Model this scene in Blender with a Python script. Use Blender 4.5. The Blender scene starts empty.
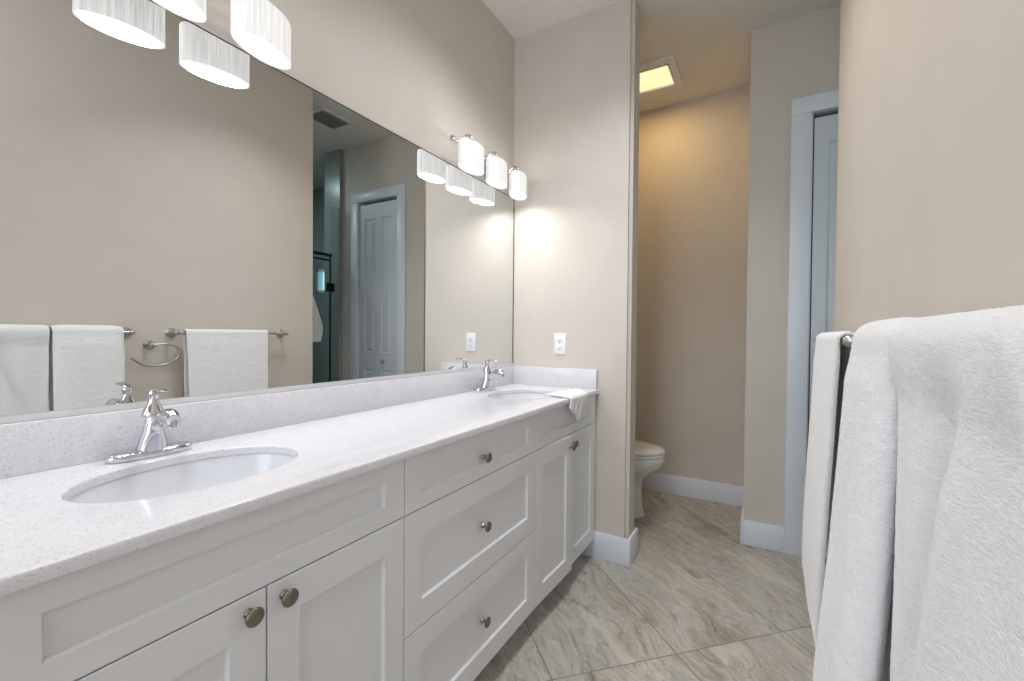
import bpy, bmesh, math, random
from mathutils import Vector, Matrix, noise

# ------------------------------------------------------------------ camera, world, exposure
sc = bpy.context.scene
COL = sc.collection
PI = math.pi

yaw, pitch, roll = (math.radians(a) for a in (29.748, 0.8255, 0.4922))
Fv = Vector((-math.sin(yaw) * math.cos(pitch), math.cos(yaw) * math.cos(pitch), -math.sin(pitch)))
R0 = Vector((math.cos(yaw), math.sin(yaw), 0)); U0 = R0.cross(Fv)
Rv = math.cos(roll) * R0 + math.sin(roll) * U0
Uv = -math.sin(roll) * R0 + math.cos(roll) * U0
cam = bpy.data.cameras.new('camera'); camo = bpy.data.objects.new('camera', cam); COL.objects.link(camo)
camo.matrix_world = Matrix(((Rv.x, Uv.x, -Fv.x, 1.2659), (Rv.y, Uv.y, -Fv.y, 0.0),
                            (Rv.z, Uv.z, -Fv.z, 1.16), (0, 0, 0, 1)))
cam.sensor_fit = 'HORIZONTAL'; cam.sensor_width = 36.0; cam.lens = 443.65 * 36 / 1024
cam.clip_start = 0.02; cam.clip_end = 50
sc.camera = camo

world = bpy.data.worlds.new('world'); sc.world = world; world.use_nodes = True
world.node_tree.nodes['Background'].inputs['Color'].default_value = (0.80, 0.90, 1.0, 1)
world.node_tree.nodes['Background'].inputs['Strength'].default_value = 1.0
sc.view_settings.view_transform = 'Standard'; sc.view_settings.look = 'None'
sc.view_settings.gamma = 1; sc.view_settings.use_curve_mapping = False
sc.view_settings.exposure = 0.58
sc.cycles.max_bounces = 12; sc.cycles.diffuse_bounces = 8; sc.cycles.glossy_bounces = 6
sc.cycles.transmission_bounces = 8; sc.cycles.transparent_max_bounces = 8
sc.cycles.sample_clamp_indirect = 6.0

def area(name, loc, direction, sx, sy, power, color, spread=180):
    l = bpy.data.lights.new(name, 'AREA'); l.shape = 'RECTANGLE'; l.size = sx; l.size_y = sy
    l.energy = power; l.color = color; l.spread = math.radians(spread)
    o = bpy.data.objects.new(name, l); COL.objects.link(o); o.location = loc
    o.rotation_euler = Vector(direction).to_track_quat('-Z', 'Y').to_euler()
    return o
# cool fill added behind the camera, shining in through the back wall opening
BACK_FILL = area('back_fill', (0.75, -2.02, 1.55), (0.0, 1, -0.12), 1.15, 1.5, 12, (0.88, 0.94, 1.0))
# two added ceiling fills: one above the camera, one over the walkway
CL1 = area('ceiling_fill', (0.85, -0.15, 2.825), (0, 0, -1), 0.2, 0.2, 6.0, (0.97, 0.98, 1.0))
CL2 = area('ceiling_fill', (0.70, 1.48, 2.825), (0, 0, -1), 0.26, 0.26, 5.6, (0.97, 0.98, 1.0), 115)
# fill light added at the shower ceiling to brighten that room
SHW = area('shower_fill', (3.0, 1.9, 2.825), (0, 0, -1), 0.3, 0.3, 7.0, (0.80, 1.0, 1.0))

# ------------------------------------------------------------------ dimensions (metres)
H = 2.84            # ceiling
D = 2.217           # face of the wall at the end of the vanity
PX, PT = 0.679, 0.141   # that wall is a short partition
NX, FY, GY = 1.173, 2.787, 3.397
WX, EY = 1.483, 1.998
CT, CB = 0.8787, 0.860  # countertop top / underside
FX = 0.507          # face of doors and drawers
Y0, Y1, Y2, Y3 = 0.118, 0.807, 1.521, 2.204
BACK = -2.0

# ------------------------------------------------------------------ materials
def new_mat(name):
    m = bpy.data.materials.new(name); m.use_nodes = True
    nt = m.node_tree; b = nt.nodes['Principled BSDF']
    return m, nt, b
def N(nt, t, **kw):
    n = nt.nodes.new(t)
    for k, v in kw.items():
        if k in n.inputs: n.inputs[k].default_value = v
        else: setattr(n, k, v)
    return n
def simple(name, color, rough=0.5, metal=0.0, var=0.02, vscale=6, bump=0.0, bscale=200, spec=0.5):
    m, nt, b = new_mat(name)
    b.inputs['Roughness'].default_value = rough; b.inputs['Metallic'].default_value = metal
    b.inputs['Specular IOR Level'].default_value = spec
    tc = N(nt, 'ShaderNodeTexCoord')
    no = N(nt, 'ShaderNodeTexNoise', Scale=vscale, Detail=3.0)
    nt.links.new(tc.outputs['Object'], no.inputs['Vector'])
    cr = N(nt, 'ShaderNodeValToRGB')
    cr.color_ramp.elements[0].position = .3; cr.color_ramp.elements[1].position = .7
    cr.color_ramp.elements[0].color = [max(0, c * (1 - var)) for c in color] + [1]
    cr.color_ramp.elements[1].color = [min(1, c * (1 + var)) for c in color] + [1]
    nt.links.new(no.outputs['Fac'], cr.inputs['Fac']); nt.links.new(cr.outputs['Color'], b.inputs['Base Color'])
    if bump:
        n2 = N(nt, 'ShaderNodeTexNoise', Scale=bscale, Detail=2.0)
        nt.links.new(tc.outputs['Object'], n2.inputs['Vector'])
        bp = N(nt, 'ShaderNodeBump', Strength=bump, Distance=0.001)
        nt.links.new(n2.outputs['Fac'], bp.inputs['Height']); nt.links.new(bp.outputs['Normal'], b.inputs['Normal'])
    return m
def lin(r, g, b):
    return tuple(((c / 255 + .055) / 1.055) ** 2.4 if c > 10 else c / 255 / 12.92 for c in (r, g, b))

M = {}
M['wall'] = simple('wall_paint', lin(208, 201, 193), 0.55, bump=.25, bscale=120, spec=.35)
M['ceiling'] = simple('ceiling_paint', lin(225, 223, 218), 0.85, bump=.3, bscale=90)
M['trim'] = simple('trim_paint', lin(222, 228, 238), 0.35, var=.01)
M['door'] = simple('door_paint', lin(208, 214, 222), 0.4, var=.01)
M['cabinet'] = simple('cabinet_paint', lin(226, 228, 232), 0.38, var=.01, vscale=3)
M['cabinet_in'] = simple('cabinet_inside', lin(120, 110, 96), 0.7)
M['chrome'] = simple('chrome', (.64, .65, .69), 0.06, 1.0, var=.01)
M['nickel'] = simple('brushed_nickel', (.50, .48, .45), 0.28, 1.0, var=.06, vscale=60)
M['knob'] = simple('aged_nickel_knob', (.25, .23, .195), 0.33, 1.0, var=.12, vscale=90)
M['channel'] = simple('mirror_channel_metal', (.72, .73, .75), 0.3, .25, var=.02)
M['dark'] = simple('dark_gap', (.02, .02, .022), 0.6)
M['porcelain'] = simple('porcelain', lin(222, 224, 230), 0.12, var=.01)
M['toilet'] = simple('toilet_porcelain', lin(224, 222, 218), 0.15, var=.01)
M['plastic'] = simple('white_plastic', lin(236, 236, 240), 0.3, var=.01)
M['slot'] = simple('outlet_slot', (.10, .10, .11), 0.5)
M['vent_dark'] = simple('vent_grille', lin(175, 175, 168), 0.7)
M['tile_teal'] = simple('shower_wall_tile', lin(150, 158, 158), 0.25, var=.06, vscale=2)
M['black'] = simple('black_metal', (.015, .016, .018), 0.35, .4)

def mirror_mat():
    m, nt, b = new_mat('mirror_silver')
    nt.nodes.remove(b)
    g = N(nt, 'ShaderNodeBsdfGlossy'); g.inputs['Roughness'].default_value = 0.0
    tc = N(nt, 'ShaderNodeTexCoord'); no = N(nt, 'ShaderNodeTexNoise', Scale=1.2)
    nt.links.new(tc.outputs['Object'], no.inputs['Vector'])
    cr = N(nt, 'ShaderNodeValToRGB')
    cr.color_ramp.elements[0].color = (.83, .848, .845, 1); cr.color_ramp.elements[1].color = (.85, .868, .865, 1)
    nt.links.new(no.outputs['Fac'], cr.inputs['Fac']); nt.links.new(cr.outputs['Color'], g.inputs['Color'])
    nt.links.new(g.outputs['BSDF'], nt.nodes['Material Output'].inputs['Surface'])
    return m
M['mirror'] = mirror_mat()

def glass_mat():
    m, nt, b = new_mat('shower_glass')
    b.inputs['Base Color'].default_value = (.42, .68, .72, 1); b.inputs['Roughness'].default_value = 0.02
    b.inputs['Transmission Weight'].default_value = 1.0; b.inputs['IOR'].default_value = 1.05
    tc = N(nt, 'ShaderNodeTexCoord'); no = N(nt, 'ShaderNodeTexNoise', Scale=2.0)
    nt.links.new(tc.outputs['Object'], no.inputs['Vector'])
    cr = N(nt, 'ShaderNodeValToRGB')
    cr.color_ramp.elements[0].color = (.84, .90, .90, 1); cr.color_ramp.elements[1].color = (.86, .92, .92, 1)
    nt.links.new(no.outputs['Fac'], cr.inputs['Fac']); nt.links.new(cr.outputs['Color'], b.inputs['Base Color'])
    return m
M['glass'] = glass_mat()

def quartz():
    m, nt, b = new_mat('white_quartz')
    b.inputs['Roughness'].default_value = 0.16
    tc = N(nt, 'ShaderNodeTexCoord')
    v = N(nt, 'ShaderNodeTexVoronoi', Scale=420.0); nt.links.new(tc.outputs['Object'], v.inputs['Vector'])
    sp = N(nt, 'ShaderNodeSeparateColor'); nt.links.new(v.outputs['Color'], sp.inputs['Color'])
    cr = N(nt, 'ShaderNodeValToRGB'); e = cr.color_ramp.elements
    e[0].position = 0; e[0].color = lin(192, 188, 186) + (1,)
    e[1].position = .04; e[1].color = lin(204, 202, 204) + (1,)
    for p, c in ((.09, (218, 218, 224)), (.70, (221, 221, 227)), (.9, (226, 226, 231))):
        x = e.new(p); x.color = lin(*c) + (1,)
    nt.links.new(sp.outputs['Red'], cr.inputs['Fac'])
    n2 = N(nt, 'ShaderNodeTexNoise', Scale=35.0, Detail=4.0); nt.links.new(tc.outputs['Object'], n2.inputs['Vector'])
    mr = N(nt, 'ShaderNodeMapRange'); mr.inputs['From Min'].default_value = .3; mr.inputs['From Max'].default_value = .7
    mr.inputs['To Min'].default_value = .94; mr.inputs['To Max'].default_value = 1.0
    nt.links.new(n2.outputs['Fac'], mr.inputs['Value'])
    mx = N(nt, 'ShaderNodeMix', data_type='RGBA', blend_type='MULTIPLY'); mx.inputs[0].default_value = 1
    nt.links.new(cr.outputs['Color'], mx.inputs[6]); nt.links.new(mr.outputs['Result'], mx.inputs[7])
    nt.links.new(mx.outputs[2], b.inputs['Base Color'])
    return m
M['quartz'] = quartz()

def floor_tile():
    m, nt, b = new_mat('floor_stone_tile'); L = nt.links.new
    tc = N(nt, 'ShaderNodeTexCoord')
    def dot(vec):
        d = N(nt, 'ShaderNodeVectorMath', operation='DOT_PRODUCT'); d.inputs[1].default_value = vec
        L(tc.outputs['Object'], d.inputs[0]); return d
    s = .70710678
    du = dot((-s, s, 0)); dv = dot((s, s, 0))
    au = N(nt, 'ShaderNodeMath', operation='ADD'); au.inputs[1].default_value = -0.488 + 14.46; L(du.outputs['Value'], au.inputs[0])
    av = N(nt, 'ShaderNodeMath', operation='ADD'); av.inputs[1].default_value = -1.905 + 9.64; L(dv.outputs['Value'], av.inputs[0])
    uv = N(nt, 'ShaderNodeCombineXYZ'); L(au.outputs[0], uv.inputs[0]); L(av.outputs[0], uv.inputs[1])
    br = N(nt, 'ShaderNodeTexBrick', offset=0.0, squash=1.0)
    br.inputs['Scale'].default_value = 1; br.inputs['Brick Width'].default_value = 1.446
    br.inputs['Row Height'].default_value = .482; br.inputs['Mortar Size'].default_value = .0022
    br.inputs['Mortar Smooth'].default_value = .3
    br.inputs['Color1'].default_value = (0, 0, 0, 1); br.inputs['Color2'].default_value = (1, 1, 1, 1)
    br.inputs['Mortar'].default_value = (.5, .5, .5, 1)
    L(uv.outputs[0], br.inputs['Vector'])
    # veins run along the tile: stretched, warped noise, shifted per tile
    sc_ = N(nt, 'ShaderNodeVectorMath', operation='MULTIPLY'); sc_.inputs[1].default_value = (.8, 4.2, 1)
    L(uv.outputs[0], sc_.inputs[0])
    wn = N(nt, 'ShaderNodeTexNoise', Scale=2.2, Detail=3.0); L(uv.outputs[0], wn.inputs['Vector'])
    ws = N(nt, 'ShaderNodeVectorMath', operation='SCALE'); ws.inputs['Scale'].default_value = .75
    L(wn.outputs['Color'], ws.inputs[0])
    ad = N(nt, 'ShaderNodeVectorMath', operation='ADD'); L(sc_.outputs[0], ad.inputs[0]); L(ws.outputs[0], ad.inputs[1])
    bs = N(nt, 'ShaderNodeVectorMath', operation='SCALE'); bs.inputs['Scale'].default_value = 23.0; L(br.outputs['Color'], bs.inputs[0])
    ad2 = N(nt, 'ShaderNodeVectorMath', operation='ADD'); L(ad.outputs[0], ad2.inputs[0]); L(bs.outputs[0], ad2.inputs[1])
    n1 = N(nt, 'ShaderNodeTexNoise', Scale=1.7, Detail=7.0, Roughness=.62, Distortion=.5); L(ad2.outputs[0], n1.inputs['Vector'])
    cr = N(nt, 'ShaderNodeValToRGB'); e = cr.color_ramp.elements
    e[0].position = .30; e[0].color = lin(138, 132, 123) + (1,)
    e[1].position = .74; e[1].color = lin(206, 203, 198) + (1,)
    for p, c in ((.40, (170, 162, 150)), (.48, (187, 183, 177)), (.53, (170, 167, 161)), (.60, (196, 189, 177))):
        x = e.new(p); x.color = lin(*c) + (1,)
    L(n1.outputs['Fac'], cr.inputs['Fac'])
    n2 = N(nt, 'ShaderNodeTexNoise', Scale=6.0, Detail=8.0, Roughness=.7, Distortion=1.2); L(ad2.outputs[0], n2.inputs['Vector'])
    c2 = N(nt, 'ShaderNodeValToRGB'); e = c2.color_ramp.elements
    e[0].position = .33; e[0].color = (.55, .51, .45, 1); e[1].position = .50; e[1].color = (1, 1, 1, 1)
    x = e.new(.72); x.color = (1.0, .99, .97, 1)
    L(n2.outputs['Fac'], c2.inputs['Fac'])
    mx = N(nt, 'ShaderNodeMix', data_type='RGBA', blend_type='MULTIPLY'); mx.inputs[0].default_value = .8
    L(cr.outputs['Color'], mx.inputs[6]); L(c2.outputs['Color'], mx.inputs[7])
    # light mineral streaks
    n3 = N(nt, 'ShaderNodeTexNoise', Scale=3.1, Detail=5.0, Roughness=.6, Distortion=2.2); L(ad2.outputs[0], n3.inputs['Vector'])
    c3 = N(nt, 'ShaderNodeValToRGB'); e = c3.color_ramp.elements
    e[0].position = .485; e[0].color = (0, 0, 0, 1); e[1].position = .515; e[1].color = (0, 0, 0, 1)
    x = e.new(.50); x.color = (.55, .55, .55, 1)
    L(n3.outputs['Fac'], c3.inputs['Fac'])
    mx2 = N(nt, 'ShaderNodeMix', data_type='RGBA'); L(c3.outputs['Color'], mx2.inputs[0])
    L(mx.outputs[2], mx2.inputs[6]); mx2.inputs[7].default_value = lin(222, 216, 204) + (1,)
    mg = N(nt, 'ShaderNodeMix', data_type='RGBA'); L(br.outputs['Fac'], mg.inputs[0])
    L(mx2.outputs[2], mg.inputs[6]); mg.inputs[7].default_value = lin(128, 120, 108) + (1,)
    L(mg.outputs[2], b.inputs['Base Color'])
    b.inputs['Roughness'].default_value = .42
    inv = N(nt, 'ShaderNodeMath', operation='SUBTRACT'); inv.inputs[0].default_value = 1; L(br.outputs['Fac'], inv.inputs[1])
    ad3 = N(nt, 'ShaderNodeMath', operation='MULTIPLY_ADD'); ad3.inputs[1].default_value = .25
    L(n2.outputs['Fac'], ad3.inputs[0]); L(inv.outputs[0], ad3.inputs[2])
    bp = N(nt, 'ShaderNodeBump', Strength=.5, Distance=.002); L(ad3.outputs[0], bp.inputs['Height']); L(bp.outputs['Normal'], b.inputs['Normal'])
    return m
M['floor'] = floor_tile()

def terry(name, color, fine=1.0):
    m, nt, b = new_mat(name); L = nt.links.new
    b.inputs['Roughness'].default_value = .95; b.inputs['Specular IOR Level'].default_value = .15
    b.inputs['Sheen Weight'].default_value = .25; b.inputs['Sheen Roughness'].default_value = .5
    tc = N(nt, 'ShaderNodeTexCoord')
    mp = N(nt, 'ShaderNodeMapping'); mp.inputs['Scale'].default_value = (1, .55, 1.5); L(tc.outputs['Object'], mp.inputs['Vector'])
    n1 = N(nt, 'ShaderNodeTexNoise', Scale=330.0 * fine, Detail=4.0, Roughness=.7); L(mp.outputs[0], n1.inputs['Vector'])
    n2 = N(nt, 'ShaderNodeTexNoise', Scale=45.0, Detail=3.0); L(mp.outputs[0], n2.inputs['Vector'])
    s = N(nt, 'ShaderNodeMath', operation='MULTIPLY_ADD'); s.inputs[1].default_value = 1.6
    L(n2.outputs['Fac'], s.inputs[0]); L(n1.outputs['Fac'], s.inputs[2])
    bp = N(nt, 'ShaderNodeBump', Strength=.75, Distance=.0028); L(s.outputs[0], bp.inputs['Height']); L(bp.outputs['Normal'], b.inputs['Normal'])
    cr = N(nt, 'ShaderNodeValToRGB'); e = cr.color_ramp.elements
    e[0].position = .3; e[0].color = [c * .90 for c in color] + [1]; e[1].position = .6; e[1].color = list(color) + [1]
    L(n1.outputs['Fac'], cr.inputs['Fac']); L(cr.outputs['Color'], b.inputs['Base Color'])
    return m
M['terry'] = terry('white_terry', lin(242, 243, 246))
M['cloth'] = terry('white_washcloth', lin(242, 242, 246), 1.3)

def emis(name, color, strength, pleat=False):
    m, nt, b = new_mat(name); L = nt.links.new
    b.inputs['Base Color'].default_value = (.5, .5, .5, 1); b.inputs['Roughness'].default_value = .6
    b.inputs['Emission Color'].default_value = tuple(color) + (1,)
    tc = N(nt, 'ShaderNodeTexCoord')
    if pleat:
        mp = N(nt, 'ShaderNodeMapping'); mp.inputs['Scale'].default_value = (260, 260, 7); L(tc.outputs['Object'], mp.inputs['Vector'])
        n1 = N(nt, 'ShaderNodeTexNoise', Scale=1.0, Detail=2.0); L(mp.outputs[0], n1.inputs['Vector'])
        mr = N(nt, 'ShaderNodeMapRange'); mr.inputs['From Min'].default_value = .3; mr.inputs['From Max'].default_value = .65
        mr.inputs['To Min'].default_value = strength * .55; mr.inputs['To Max'].default_value = strength
        L(n1.outputs['Fac'], mr.inputs['Value']); L(mr.outputs['Result'], b.inputs['Emission Strength'])
    else:
        n1 = N(nt, 'ShaderNodeTexNoise', Scale=4.0); L(tc.outputs['Object'], n1.inputs['Vector'])
        mr = N(nt, 'ShaderNodeMapRange'); mr.inputs['To Min'].default_value = strength * .97; mr.inputs['To Max'].default_value = strength * 1.03
        L(n1.outputs['Fac'], mr.inputs['Value']); L(mr.outputs['Result'], b.inputs['Emission Strength'])
    return m
M['shade'] = emis('pleated_lamp_shade', (1.0, .99, .985), .42, True)
M['diffuser'] = emis('lamp_diffuser', (1.0, .99, .98), .8)
M['fan_lens'] = emis('fan_light_lens', (1.0, .80, .42), .72)
M['win'] = emis('frosted_window_pane', (.45, .85, .90), .75)

# ------------------------------------------------------------------ helpers
def obj(name, bm, mat, parent=None, smooth=False, angle=35):
    bm.normal_update()
    me = bpy.data.meshes.new(name); bm.to_mesh(me); bm.free()
    me.materials.append(M[mat] if isinstance(mat, str) else mat)
    if smooth:
        me.shade_smooth() if hasattr(me, 'shade_smooth') else None
        for p in me.polygons: p.use_smooth = True
        try: me.set_sharp_from_angle(angle=math.radians(angle))
        except Exception: pass
    o = bpy.data.objects.new(name, me); COL.objects.link(o)
    if parent: o.parent = parent
    return o
def thing(name, label, cat, loc=(0, 0, 0), group=None):
    o = bpy.data.objects.new(name, None); COL.objects.link(o); o.location = loc
    o.empty_display_size = .05
    o['label'] = label; o['category'] = cat
    if group: o['group'] = group
    return o
def tag(o, label, cat, group=None):
    o['label'] = label; o['category'] = cat
    if group: o['group'] = group
    return o
def struct(name, bm, mat, parent=None, smooth=False):
    o = obj(name, bm, mat, parent, smooth)
    if not parent: o['kind'] = 'structure'
    return o
def bx(bm, x0, x1, y0, y1, z0, z1, bev=0, seg=2):
    r = bmesh.ops.create_cube(bm, size=1)
    vs = r['verts']
    for v in vs:
        v.co = Vector(((x0 + x1) / 2 + v.co.x * (x1 - x0), (y0 + y1) / 2 + v.co.y * (y1 - y0), (z0 + z1) / 2 + v.co.z * (z1 - z0)))
    if bev:
        es = list({e for v in vs for e in v.link_edges})
        bmesh.ops.bevel(bm, geom=es, offset=bev, segments=seg, affect='EDGES', profile=.5)
    return vs
def box(*a, **k):
    bm = bmesh.new(); bx(bm, *a, **k); return bm
def lathe(bm, prof, origin=(0, 0, 0), axis=(0, 0, 1), n=32, sx=1, sy=1, cap=True):
    q = Vector((0, 0, 1)).rotation_difference(Vector(axis).normalized()); o = Vector(origin)
    rings = []
    for r, z in prof:
        rings.append([bm.verts.new(o + q @ Vector((r * sx * math.cos(2 * PI * i / n), r * sy * math.sin(2 * PI * i / n), z))) for i in range(n)])
    for a, b in zip(rings, rings[1:]):
        for i in range(n):
            bm.faces.new((a[i], a[(i + 1) % n], b[(i + 1) % n], b[i]))
    if cap:
        if prof[0][0] > 1e-5: bm.faces.new(rings[0][::-1])
        if prof[-1][0] > 1e-5: bm.faces.new(rings[-1])
    bmesh.ops.remove_doubles(bm, verts=bm.verts, dist=1e-6)
    return bm
def smooth_path(pts, n):
    P = [Vector(p) for p in pts]; out = []
    Q = [2 * P[0] - P[1]] + P + [2 * P[-1] - P[-2]]
    seg = len(P) - 1
    for k in range(n + 1):
        t = k / n * seg; i = min(int(t), seg - 1); u = t - i
        a, b, c, d = Q[i:i + 4]
        out.append(.5 * ((2 * b) + (c - a) * u + (2 * a - 5 * b + 4 * c - d) * u * u + (3 * b - a - 3 * c + d) * u ** 3))
    return out
def tube(bm, pts, rad, n=14, samples=None, flat=1.0, up=(0, 0, 1)):
    """rad: number or list along pts; flat scales the section across up"""
    P = smooth_path(pts, samples) if samples else [Vector(p) for p in pts]
    m = len(P); rings = []
    def rr(k):
        if isinstance(rad, (int, float)): return rad
        t = k / (m - 1) * (len(rad) - 1); i = min(int(t), len(rad) - 2); u = t - i
        u = u * u * (3 - 2 * u)
        return rad[i] * (1 - u) + rad[i + 1] * u
    for k, p in enumerate(P):
        d = (P[min(k + 1, m - 1)] - P[max(k - 1, 0)]).normalized()
        s = d.cross(Vector(up))
        if s.length < 1e-3: s = d.cross(Vector((1, 0, 0)))
        s.normalize(); t = s.cross(d).normalized(); r = rr(k)
        rings.append([bm.verts.new(p + s * r * math.cos(2 * PI * i / n) + t * r * flat * math.sin(2 * PI * i / n)) for i in range(n)])
    for a, b in zip(rings, rings[1:]):
        for i in range(n): bm.faces.new((a[i], a[(i + 1) % n], b[(i + 1) % n], b[i]))
    bm.faces.new(rings[0][::-1]); bm.faces.new(rings[-1])
    bmesh.ops.recalc_face_normals(bm, faces=bm.faces)
    return bm
def shaker(x0, y0, y1, z0, z1, t=.02, stile=.062, rail=.066, depth=.008):
    """a recessed panel front facing +x, back at x0"""
    bm = bmesh.new(); xf = x0 + t; e = .0012; s = .0035
    def ring(x, dy, dz):
        return [bm.verts.new((x, y, z)) for y, z in ((y0 + dy, z0 + dz), (y1 - dy, z0 + dz), (y1 - dy, z1 - dz), (y0 + dy, z1 - dz))]
    rs = [ring(x0, 0, 0), ring(xf - e, 0, 0), ring(xf - e * .3, e * .3, e * .3), ring(xf, e, e), ring(xf, stile, rail),
          ring(xf - depth, stile + s, rail + s)]
    for a, b_ in zip(rs, rs[1:]):
        for k in range(4): bm.faces.new((a[k], a[(k + 1) % 4], b_[(k + 1) % 4], b_[k]))
    bm.faces.new(rs[0][::-1]); bm.faces.new(rs[-1])
    bmesh.ops.recalc_face_normals(bm, faces=bm.faces)
    return bm
def knob(x, y, z, parent):
    bm = bmesh.new()
    lathe(bm, [(0, 0), (.0085, 0), (.0085, .002), (.0058, .005), (.0052, .012), (.0075, .016), (.0145, .0185),
               (.0160, .0205), (.0155, .0228), (.0120, .0252), (.0060, .0262), (0, .0265)], (x, y, z), (1, 0, 0), 28)
    bmesh.ops.recalc_face_normals(bm, faces=bm.faces)
    return obj('knob', bm, 'knob', parent, True, 50)

# ------------------------------------------------------------------ room shell
T = .12
struct('floor', box(-.12, 3.6, BACK - .12, GY + .12, -.1, 0), 'floor')
struct('ceiling', box(-.12, 3.6, BACK - .12, GY + .12, H, H + .1), 'ceiling')
struct('wall_left', box(-.12, 0, BACK - .12, GY + .12, 0, H), 'wall')
bm = box(0, PX, D, D + PT, 0, H)
es = [e for e in bm.edges if all(abs(v.co.x - PX) < 1e-5 for v in e.verts) and abs(e.verts[0].co.z - e.verts[1].co.z) > 1]
bmesh.ops.bevel(bm, geom=es, offset=.018, segments=6, affect='EDGES')
struct('wall_partition', bm, 'wall', smooth=True)
bm = box(WX, WX + T, BACK, EY, 0, H)
es = [e for e in bm.edges if all(abs(v.co.y - EY) < 1e-5 for v in e.verts) and abs(e.verts[0].co.z - e.verts[1].co.z) > 1]
bmesh.ops.bevel(bm, geom=es, offset=.010, segments=4, affect='EDGES')
struct('wall_right', bm, 'wall', smooth=True)
OX0, OX1, OZ = 1.455, 1.942, 2.328        # closet door opening
bm = bmesh.new()
bx(bm, NX, OX0, FY, FY + T, 0, H); bx(bm, OX1, 2.15, FY, FY + T, 0, H); bx(bm, OX0, OX1, FY, FY + T, OZ, H)
struct('wall_closet', bm, 'wall')
struct('wall_toilet_side', box(NX, NX + T, FY + T, GY, 0, H), 'wall')
struct('wall_far', box(0, 2.15, GY, GY + T, 0, H), 'wall')
for k, (x, y) in enumerate(((0.85, -0.15), (0.70, 1.48))):  # trim rings added around the two ceiling fills
    bm = bmesh.new(); n = 32
    for q in range(n):
        a0, a1 = 2 * PI * q / n, 2 * PI * (q + 1) / n
        ri, ro = .150, .185
        c = [Vector((x + rr * math.cos(a), y + rr * math.sin(a), z)) for rr, a, z in ((ri, a0, H - .001), (ro, a0, H - .001), (ro, a1, H - .001), (ri, a1, H - .001), (ri, a0, H - .008), (ro, a0, H - .006), (ro, a1, H - .006), (ri, a1, H - .008))]
        v = [bm.verts.new(p) for p in c]
        for f in ((0, 1, 2, 3), (7, 6, 5, 4), (0, 3, 7, 4), (1, 5, 6, 2)): bm.faces.new([v[m] for m in f])
    bmesh.ops.remove_doubles(bm, verts=bm.verts, dist=1e-5)
    struct('trim_%d' % (4 + k), bm, 'trim')
# unseen wall behind the camera, its opening added to let the fill in
bm = bmesh.new()
bx(bm, 0, .15, BACK - T, BACK, 0, H); bx(bm, 1.35, WX, BACK - T, BACK, 0, H)
bx(bm, .15, 1.35, BACK - T, BACK, 0, .8); bx(bm, .15, 1.35, BACK - T, BACK, 2.3, H)
struct('wall_back', bm, 'wall')
# shower room: tiled walls
bm = bmesh.new()
bx(bm, 2.15, 2.36, FY - .035, GY, 0, H)
struct('wall_shower_return', bm, 'tile_teal')
WX0, WX1, WZ0, WZ1 = 2.85, 3.33, 1.62, 1.90
bm = bmesh.new()
bx(bm, 2.36, WX0, GY, GY + T, 0, H); bx(bm, WX1, 3.6, GY, GY + T, 0, H)
bx(bm, WX0, WX1, GY, GY + T, 0, WZ0); bx(bm, WX0, WX1, GY, GY + T, WZ1, H)
struct('wall_shower_far', bm, 'tile_teal')
struct('wall_shower_side', box(3.48, 3.6, 1.2, GY, 0, H), 'tile_teal')
struct('wall_shower_near', box(WX + T, 3.48, 1.2, 1.32, 0, H), 'tile_teal')
w = struct('window_1', box(WX0, WX1, GY + .05, GY + .06, WZ0, WZ1), 'win')
bm = bmesh.new()
for a in ((WX0, WX1, GY - .012, GY + .05, WZ0, WZ0 + .03), (WX0, WX1, GY - .012, GY + .05, WZ1 - .03, WZ1),
          (WX0, WX0 + .03, GY - .012, GY + .05, WZ0, WZ1), (WX1 - .03, WX1, GY - .012, GY + .05, WZ0, WZ1),
          ((WX0 + WX1) / 2 - .012, (WX0 + WX1) / 2 + .012, GY, GY + .05, WZ0, WZ1)):
    bx(bm, *a)
obj('window_frame', bm, 'trim', w)

# baseboards: 13.7 cm tall with an eased top edge
def base(name, segs):
    bm = bmesh.new()
    for (x0, x1, y0, y1) in segs: bx(bm, x0, x1, y0, y1, 0, .137, bev=.003, seg=2)
    return struct(name, bm, 'trim', smooth=True)
b = .014
base('baseboard_partition', [(.43, PX + b, D - .0115, D), (PX, PX + b, D, D + PT), (0, PX + b, D + PT, D + PT + b)])
base('baseboard_far', [(0, NX, GY - b, GY)])
base('baseboard_toilet_side', [(NX - b, NX, FY - b, GY - b)])
base('baseboard_closet', [(NX, 1.368, FY - b, FY), (2.021, 2.15, FY - b, FY)])
base('baseboard_left', [(0, b, D + PT + b, GY - b), (0, b, BACK, .09)])
base('baseboard_right', [(WX - b, WX, BACK, EY + b), (WX - b, WX + T, EY, EY + b)])

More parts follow.
